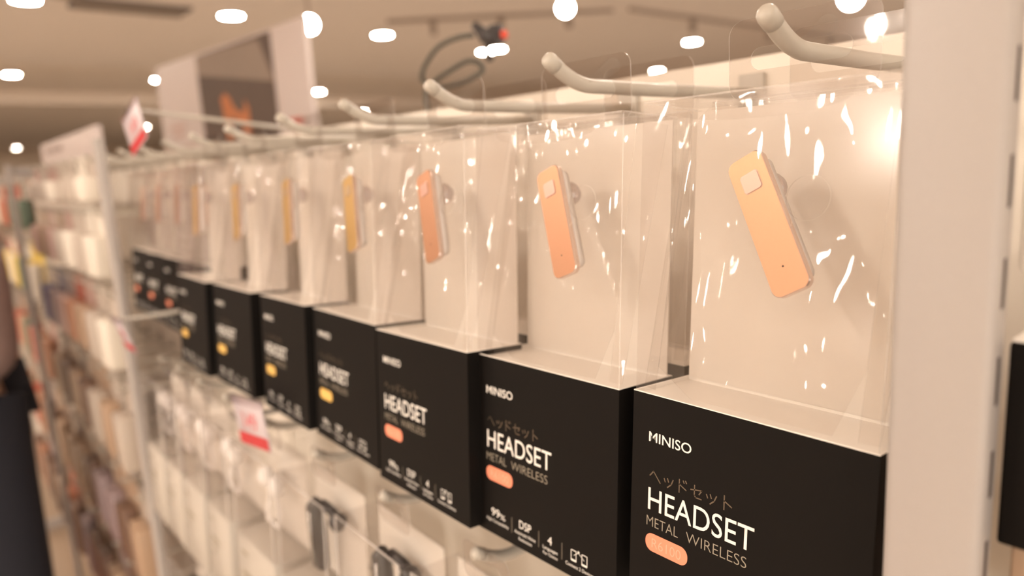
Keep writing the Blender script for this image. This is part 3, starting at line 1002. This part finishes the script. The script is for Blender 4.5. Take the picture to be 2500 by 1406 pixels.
HK2 = hook_mesh(l=0.2, rise=0.010)
def bay(x0, pitch, rows, bayname, hooks_group, pk_group):
    for ri, (z, h, w, cols) in enumerate(rows):
        for ci, (ca, cb) in enumerate(cols):
            x = x0 - pitch * ci
            key = (ca, cb, h, w)
            if key not in _pk:
                _pk[key] = pack_meshes(w, h, 0.028, PM[ca], PM[cb])
            t = thing('hanging_pack', lab_pack(ca, cb, ROWN[ri], POS[ci], bayname), 'hanging pack', (x, 0.030, z), (0, 0, random.uniform(-.05, .05)), pk_group)
            obj('card', _pk[key]['card'], t); obj('blister', _pk[key]['blister'], t)
            hook(x, z + 0.0153, f'white hook, {ROWN[ri]} row {bayname}, {POS[ci]}', hooks_group, meshes=HK2)
bay(-1.31, 0.112, [
    (1.528, 0.055, 0.088, [('cream', 'white'), ('white', 'cream'), ('cream', 'cream'), ('cream', 'white'), ('pink', 'cream'), ('cream', 'cream'), ('pink', 'cream')]),
    (1.436, 0.098, 0.092, [('white', 'white'), ('white', 'cream'), ('cream', 'white'), ('pink', 'cream'), ('tan', 'pink'), ('pink', 'tan'), ('tan', 'pink')]),
    (1.292, 0.120, 0.092, [('cream', 'white'), ('cream', 'cream'), ('pink', 'tan'), ('red', 'orange'), ('grey', 'pink'), ('blue', 'grey'), ('grey', 'blue')]),
    (1.118, 0.140, 0.092, [('cream', 'cream'), ('cream', 'tan'), ('tan', 'cream'), ('tan', 'brown'), ('brown', 'tan'), ('tan', 'brown'), ('brown', 'tan')]),
    (0.905, 0.150, 0.092, [('cream', 'tan'), ('tan', 'brown'), ('tan', 'grey'), ('brown', 'grey'), ('tan', 'brown'), ('tan', 'tan'), ('brown', 'tan')]),
    (0.680, 0.200, 0.096, [('grey', 'brown'), ('grey', 'grey'), ('brown', 'grey'), ('grey', 'tan'), ('brown', 'brown'), ('tan', 'brown'), ('brown', 'grey')]),
], 'left of the slim post', 'hooks left of the slim post', 'packs left of the slim post')
bay(-2.16, 0.125, [
    (1.50, 0.11, 0.095, [('orange', 'green'), ('green', 'white'), ('red', 'green'), ('white', 'red'), ('green', 'orange'), ('red', 'white'), ('white', 'green')]),
    (1.33, 0.13, 0.095, [('yellow', 'white'), ('yellow', 'yellow'), ('white', 'green'), ('green', 'yellow'), ('orange', 'white'), ('white', 'yellow'), ('red', 'white')]),
    (1.13, 0.15, 0.095, [('pink', 'orange'), ('cream', 'orange'), ('brown', 'red'), ('grey', 'green'), ('brown', 'tan'), ('tan', 'red'), ('grey', 'tan')]),
    (0.90, 0.17, 0.100, [('brown', 'tan'), ('tan', 'brown'), ('grey', 'brown'), ('brown', 'orange'), ('tan', 'red'), ('brown', 'tan'), ('tan', 'orange')]),
    (0.66, 0.20, 0.100, [('brown', 'brown'), ('red', 'orange'), ('brown', 'tan'), ('orange', 'brown'), ('grey', 'brown'), ('brown', 'orange'), ('tan', 'brown')]),
], 'of the third bay', 'hooks of the third bay', 'packs of the third bay')
bay(-3.26, 0.17, [
    (1.48, 0.16, 0.14, [('red', 'white'), ('green', 'orange'), ('white', 'red'), ('orange', 'green'), ('red', 'yellow'), ('green', 'white')]),
    (1.22, 0.18, 0.14, [('yellow', 'green'), ('white', 'yellow'), ('orange', 'white'), ('green', 'yellow'), ('tan', 'red'), ('pink', 'white')]),
    (0.94, 0.20, 0.14, [('brown', 'orange'), ('tan', 'brown'), ('brown', 'red'), ('pink', 'brown'), ('tan', 'brown'), ('brown', 'tan')]),
    (0.64, 0.24, 0.14, [('brown', 'tan'), ('orange', 'brown'), ('brown', 'brown'), ('tan', 'brown'), ('brown', 'red'), ('brown', 'tan')]),
], 'of the farthest bay', 'hooks of the farthest bay', 'packs of the farthest bay')
# header board over the farthest bay
hd = thing('header_sign', 'low pale header board with grey lettering over the farthest bay', 'sign', (-2.62, 0.206, 1.561))
g = MB(); g.box((-0.52, -0.006, 0), (0.50, 0.006, 0.105), M['board_white'], bevel=0.002); obj('board', g.mesh('board'), hd)
g = MB()
for k, (xa, xb) in enumerate(((-0.40, -0.30), (-0.28, -0.20), (-0.18, -0.06))):
    g.poly([(xa, -0.0065, 0.066), (xb, -0.0065, 0.066), (xb, -0.0065, 0.084), (xa, -0.0065, 0.084)], M['sign_text'])
obj('lettering', g.mesh('lettering'), hd)

# ------------------------------------------------------------------ bay right of the post
PKW = {}
t = thing('carton', 'white upright carton right of the wide post at the upper right border', 'box', (0.080, -0.0103, 1.466))
g = MB(); g.box((-0.0445, 0, 0), (0.04, 0.03, 0.11), M['white_card'], bevel=0.003, seg=3); obj('body', g.mesh('body'), t)
g = MB(); g.ring(rrect(-0.02, 0.02, 0.108, 0.15, 0.005, 6), rrect(-0.012, 0.012, 0.125, 0.135, 0.0045, 6), (0, 0.0005, 0), M['film_tab'], M['film_edge']); obj('hang_tab', g.mesh('hang_tab'), t, (0, 0.028, 0))
hook(0.080, 1.466 + 0.1307, 'white hook right of the wide post carrying the white carton', 'hooks right of the wide post')
t = thing('carton', 'black carton right of the wide post at the right border', 'box', (0.088, -0.0103, 1.3905))
g = MB(); g.box((-0.0526, 0, 0), (0.04, 0.035, 0.058), M['black_card'], bevel=0.001, seg=2); obj('body', g.mesh('body'), t)
g = MB(); g.box((-0.052, 0.0005, 0.0581), (0.0395, 0.0345, 0.0588), M['white_card']); obj('lid_edge', g.mesh('lid_edge'), t)
t = thing('carton', 'tan carton under the black one at the lower right border', 'box', (0.088, -0.006, 1.25))
g = MB(); g.box((-0.0500, 0, 0), (0.04, 0.19, 0.1403), PM['tan'], bevel=0.001, seg=2); obj('body', g.mesh('body'), t)
g = MB(); g.box((-0.0400, 0.189, 0.02), (0.03, 0.2055, 0.04), M['white_metal']); obj('bracket', g.mesh('bracket'), t)

# ------------------------------------------------------------------ signboard on the gondola behind
gr = thing('display_rack', 'low white gondola behind, carrying the tall signboard', 'rack', (-3.3, 1.05, 0))
g = MB(); g.box((-1.5, -0.25, 0.0), (1.5, 0.35, 0.15), M['white_metal'], bevel=0.004); obj('base_deck', g.mesh('base_deck'), gr)
g = MB(); g.box((-1.5, 0.03, 0.15), (1.5, 0.07, 1.54), M['panel'], bevel=0.002); obj('back_panel', g.mesh('back_panel'), gr)
for zz in (0.55, 0.95, 1.53):
    g = MB(); g.box((-1.5, -0.2, zz), (1.5, 0.3, zz + 0.02), M['white_metal'], bevel=0.002); obj('shelf', g.mesh('shelf'), gr)
P0 = Vector((-4.046, 0.885, 1.55)); P1 = Vector((-2.5416, 1.03, 1.55))
ex = (P1 - P0); LW = ex.length; ang = math.atan2(ex.y, ex.x)
sb = thing('signboard', 'tall blurred signboard with a dark photo panel between two pale panels', 'sign', P0, (0, 0, ang))
TH = 0.545
g = MB(); g.box((0, 0, 0), (LW, 0.02, TH), M['board_white'], bevel=0.002); obj('board', g.mesh('board'), sb)
g = MB()
xa, xb = LW * 0.345, LW * 0.825
y = -0.003
g.box((xa, y, 0.03), (xb, 0.0, TH - 0.012), M['photo_dark'])
g.poly([(xa, y - .0004, TH * 0.82), (xb, y - .0004, TH * 0.62), (xb - .1, y - .0004, TH - 0.03), (xa, y - .0004, TH - 0.012)], M['photo_sky'])
def shape(pts, m, dy):
    g.poly([(xa + p[0] * (xb - xa), y - dy, (p[1] + 0.10) * TH) for p in pts], m)
shape([(0.30, 0.48), (0.36, 0.52), (0.42, 0.48), (0.46, 0.40), (0.55, 0.33), (0.60, 0.36), (0.62, 0.44), (0.66, 0.36), (0.66, 0.14), (0.57, 0.14), (0.56, 0.26), (0.46, 0.30), (0.42, 0.34), (0.42, 0.14), (0.34, 0.14), (0.32, 0.34)], M['photo_orange'], .0006)
o = obj('photo_print', g.mesh('photo_print'), sb); o['label'] = 'dark brown photo print with an orange shape'
g = MB()
y = -0.0012
for pts in ([(0.88, 0.28), (0.95, 0.28), (0.95, 0.33), (0.88, 0.33)], [(0.905, 0.19), (0.925, 0.19), (0.93, 0.28), (0.905, 0.28)]):
    g.poly([(p[0] * LW, y, p[1] * TH) for p in pts], M['red_mark'])
o = obj('red_mark', g.mesh('red_mark'), sb); o['label'] = 'small red mark'
g = MB()
for z0, x0_, x1_ in ((0.40, .07, .20), (0.33, .09, .18)):
    g.poly([(x0_ * LW, y, z0 * TH), (x1_ * LW, y, z0 * TH), (x1_ * LW, y, (z0 + .035) * TH), (x0_ * LW, y, (z0 + .035) * TH)], PM['pink'])
obj('print', g.mesh('print'), sb)

# ------------------------------------------------------------------ gooseneck with black clamp behind the panel
def catmull(P, n=8):
    P = [Vector(p) for p in P]
    out = []
    for i in range(len(P) - 1):
        p0, p1, p2, p3 = P[max(i - 1, 0)], P[i], P[i + 1], P[min(i + 2, len(P) - 1)]
        for k in range(n):
            t_ = k / n
            out.append(0.5 * ((2 * p1) + (-p0 + p2) * t_ + (2 * p0 - 5 * p1 + 4 * p2 - p3) * t_ * t_ + (-p0 + 3 * p1 - 3 * p2 + p3) * t_ ** 3))
    out.append(P[-1])
    return out
GB = Vector((-0.735, 0.36, 1.40))
gn = thing('gooseneck_holder', 'black clip holder on a looped grey gooseneck cable above the rack', 'phone holder', GB)
path_px = [(1155, 86, .35), (1118, 92, .345), (1070, 115, .34), (1038, 160, .335), (1030, 190, .335), (1042, 204, .34), (1080, 212, .345), (1125, 203, .36), (1170, 180, .375), (1178, 165, .38), (1165, 152, .375), (1140, 150, .37), (1100, 172, .36), (1060, 200, .355), (1040, 225, .35)]
pw_ = [on_y(u, v, yy) for u, v, yy in path_px]
pw_ += [Vector((-0.757, 0.352, 1.56)), Vector((-0.745, 0.357, 1.48)), Vector((-0.735, 0.36, 1.412))]
g = MB(); g.tube([p - GB for p in catmull(pw_)], 0.0031, M['cable'], n=10); obj('cable', g.mesh('cable'), gn)
g = MB(); g.lathe([(0.045, 0.0), (0.045, 0.008), (0.038, 0.014), (0.008, 0.018)], M['clamp'], n=24); obj('base', g.mesh('base'), gn)
c1, c2, c3, c4 = (on_y(u, v, .35) - GB for u, v in ((1160, 62), (1185, 88), (1215, 70), (1222, 92)))
g = MB()
g.tube([c1, (c1 + c2) / 2, c2], [0.0055, 0.0065, 0.009], M['clamp'], n=12)
g.tube([c2, (c2 + c4) / 2, c4], [0.010, 0.012, 0.008], M['clamp'], n=12)
g.tube([c3 + Vector((-.012, 0, .002)), c3, c4], [0.005, 0.007, 0.006], M['clamp'], n=12)
obj('clamp', g.mesh('clamp'), gn)
c5 = on_y(1231, 84, .345) - GB
g = MB(); g.lathe([(0.001, -0.005), (0.004, -0.004), (0.0048, 0), (0.004, 0.004), (0.001, 0.005)], M['red_plastic'], c=c5, n=14); o = obj('knob', g.mesh('knob'), gn); o['label'] = 'red knob'
lo_ = [on_y(u, v, .35) - GB for u, v in ((1192, 98), (1188, 125), (1197, 145))]
g = MB(); g.tube(lo_, [0.005, 0.003, 0.0055], M['clamp'], n=12); obj('lower_jaw', g.mesh('lower_jaw'), gn)

# ------------------------------------------------------------------ ceiling fittings
def vent(x, y, w, l, label):
    t = thing('air_vent', label, 'air vent', (x, y, CZ), (0, 0, PI / 2), 'dark ceiling vents')
    g = MB(); g.box((-l / 2, -w / 2, -0.02), (l / 2, w / 2, 0), M['vent'], bevel=0.004); obj('frame', g.mesh('frame'), t)
    for k in range(6):
        yy = -w / 2 + w * (k + .5) / 6
        g = MB(); g.box((-l / 2 + .02, yy - .008, -0.028), (l / 2 - .02, yy + .008, -0.018), M['rail']); obj('slat', g.mesh('slat'), t)
vent(-5.65, 1.22, 0.30, 0.75, 'dark rectangular ceiling vent at the top border left of the signboard')
vent(-5.45, 0.78, 0.10, 0.2, 'small dark ceiling vent at the top border near the left corner')
for k, (xa, ya, xb, yb_, lab) in enumerate(((-5.3, 3.1, -4.1, 4.6, 'thin brown track rail crossing the ceiling above the black clamp'), (-4.0, 4.7, -3.9, 9.0, 'thin brown track rail over the nearest hooks'))):
    t = thing('track_rail', lab, 'track rail', (xa, ya, CZ), (0, 0, math.atan2(yb_ - ya, xb - xa)), 'ceiling track rails')
    ln = math.hypot(xb - xa, yb_ - ya)
    g = MB(); g.box((0, -0.02, -0.03), (ln, 0.02, 0), M['rail'], bevel=0.003); obj('rail', g.mesh('rail'), t)
    for q in (0.2, 0.5, 0.8):
        g = MB(); g.lathe([(0.03, -0.14), (0.032, -0.04), (0.012, -0.03), (0.012, -0.028)], M['rail'], c=(ln * q, 0, 0), n=14); obj('lamp_can', g.mesh('lamp_can'), t)

# ------------------------------------------------------------------ person at the left border
def skin_obj(name, verts, edges, radii, m, parent, root=0, sub=2):
    me = bpy.data.meshes.new(name)
    me.from_pydata([tuple(v) for v in verts], edges, [])
    o = bpy.data.objects.new(name, me)
    COL.objects.link(o)
    o.modifiers.new('Skin', 'SKIN').use_smooth_shade = True
    for i, r in enumerate(radii):
        sv = me.skin_vertices[0].data[i]
        sv.radius = r if isinstance(r, tuple) else (r, r)
        sv.use_root = (i == root)
    sb_ = o.modifiers.new('Subdivision', 'SUBSURF'); sb_.levels = sub; sb_.render_levels = sub
    dg = bpy.context.evaluated_depsgraph_get()
    me2 = bpy.data.meshes.new_from_object(o.evaluated_get(dg))
    bpy.data.objects.remove(o)
    bpy.data.meshes.remove(me)
    me2.name = name
    me2.materials.clear(); me2.materials.append(m)
    for p in me2.polygons:
        p.use_smooth = True
    return obj(name, me2, parent)
per = thing('person', 'person in a pinkish grey top and dark jeans standing at the left border', 'person', (-1.80, -0.196, 0), (0, 0, 0.0))
per.scale = (1.06, 1.06, 1.10)
# faces +Y (the rack); x to its right
V = [(0, 0, .93), (0, -.01, 1.10), (0, 0, 1.26), (0, .0, 1.36), (0, .01, 1.395), (0, .025, 1.455), (0, .03, 1.545),   # pelvis..head
     (.10, 0, .88), (.105, .015, .50), (.105, -.01, .10), (.105, .08, .045),
     (-.10, 0, .88), (-.105, .015, .50), (-.105, -.01, .10), (-.105, .08, .045),
     (.175, -.01, 1.32), (.205, -.07, 1.07), (.19, -.11, .85), (.185, -.10, .81),
     (-.175, -.01, 1.32), (-.205, -.07, 1.07), (-.19, -.11, .85), (-.185, -.10, .81)]
Ed = [(0, 1), (1, 2), (2, 3), (3, 4), (4, 5), (5, 6), (0, 7), (7, 8), (8, 9), (9, 10), (0, 11), (11, 12), (12, 13), (13, 14), (3, 15), (15, 16), (16, 17), (17, 18), (3, 19), (19, 20), (20, 21), (21, 22)]
Rd = [(.10, .08), (.09, .07), (.10, .08), (.07, .06), .05, (.07, .085), (.078, .095),
      .085, .058, .04, .035, .085, .058, .04, .035, .042, .036, .031, .025, .042, .036, .031, .025]
skin_obj('body', V, Ed, Rd, M['skin'], per)
g = MB()
for zc_, ring in (): pass
skin_obj('top', [(0, 0, .975), (0, -.005, 1.12), (0, 0, 1.24), (0, 0, 1.355), (0, .01, 1.395), (.17, -.01, 1.31), (.205, -.07, 1.07), (.192, -.105, .89), (-.17, -.01, 1.31), (-.205, -.07, 1.07), (-.192, -.105, .89)],
         [(0, 1), (1, 2), (2, 3), (3, 4), (3, 5), (5, 6), (6, 7), (3, 8), (8, 9), (9, 10)],
         [(.150, .13), (.15, .125), (.16, .13), (.105, .09), .065, .064, .056, .048, .064, .056, .048], M['shirt'], per)
skin_obj('jeans', [(0, 0, 1.07), (.098, 0, .85), (.105, .015, .50), (.105, -.008, .10), (-.098, 0, .85), (-.105, .015, .50), (-.105, -.008, .10)],
         [(0, 1), (1, 2), (2, 3), (0, 4), (4, 5), (5, 6)], [(.125, .10), .105, .082, .07, .105, .082, .07], M['jeans'], per)
for sx in (-1, 1):
    g = MB(); g.tube([(sx * .105, -.05, .045), (sx * .105, 0, .05), (sx * .105, .06, .042), (sx * .105, .12, .032), (sx * .105, .142, .028)], [.03, .044, .042, .034, .018], M['shoe'], n=14)
    obj('shoe', g.mesh('shoe'), per)
    for q, (dx, l) in enumerate(((-.018, .055), (-.006, .065), (.006, .062), (.018, .05))):
        g = MB(); g.tube([(sx * .185, -.10 + dx, .81), (sx * .183, -.095 + dx * 1.15, .81 - l * .5), (sx * .176, -.09 + dx * 1.15, .81 - l)], [.009, .0085, .007], M['skin'], n=8); obj('finger', g.mesh('finger'), per)
    g = MB(); g.tube([(sx * .18, -.09, .84), (sx * .172, -.068, .81), (sx * .17, -.062, .785)], [.011, .0095, .008], M['skin'], n=8); obj('thumb', g.mesh('thumb'), per)
hv = []
g = MB(); g.lathe([(.01, -.115), (.062, -.10), (.088, -.05), (.098, .0), (.092, .05), (.06, .088), (.01, .102)], M['hair'], c=(0, -.022, 1.56), n=20); obj('hair', g.mesh('hair'), per)
g = MB(); g.tube([(0, .100, 1.545), (0, .122, 1.515), (0, .108, 1.506)], [.007, .011, .009], M['skin'], n=8); obj('nose', g.mesh('nose'), per)
for sx in (-1, 1):
    g = MB(); g.lathe([(.001, -.008), (.006, -.005), (.008, 0), (.006, .005), (.001, .008)], M['black_plastic'], c=(sx * .030, .096, 1.548), n=12); obj('eye', g.mesh('eye'), per)
g = MB(); g.tube([(-.020, .088, 1.480), (0, .100, 1.478), (.020, .088, 1.480)], [.003, .006, .003], M['coral'], n=8); obj('mouth', g.mesh('mouth'), per)
# paper bag on the floor beside the person
t = thing('paper_bag', 'orange brown paper bag standing behind the white pole near the lower left corner', 'bag', (-2.36, -0.125, 0))
g = MB(); g.prism([(-.15, -.08, 0), (.15, -.08, 0), (.15, .06, 0), (-.15, .06, 0)], (0, 0, 0.62), M['brown_bag']); obj('body', g.mesh('body'), t)
g = MB(); g.box((-.05, -.082, .25), (.152, .062, .5), M['red_plastic'], bevel=.001); obj('red_panel', g.mesh('red_panel'), t)
g = MB(); g.tube(catmull([(-.08, -.01, .62), (-.06, -.01, .72), (.06, -.01, .72), (.08, -.01, .62)]), .004, M['brown_bag'], n=8); obj('handle', g.mesh('handle'), t)
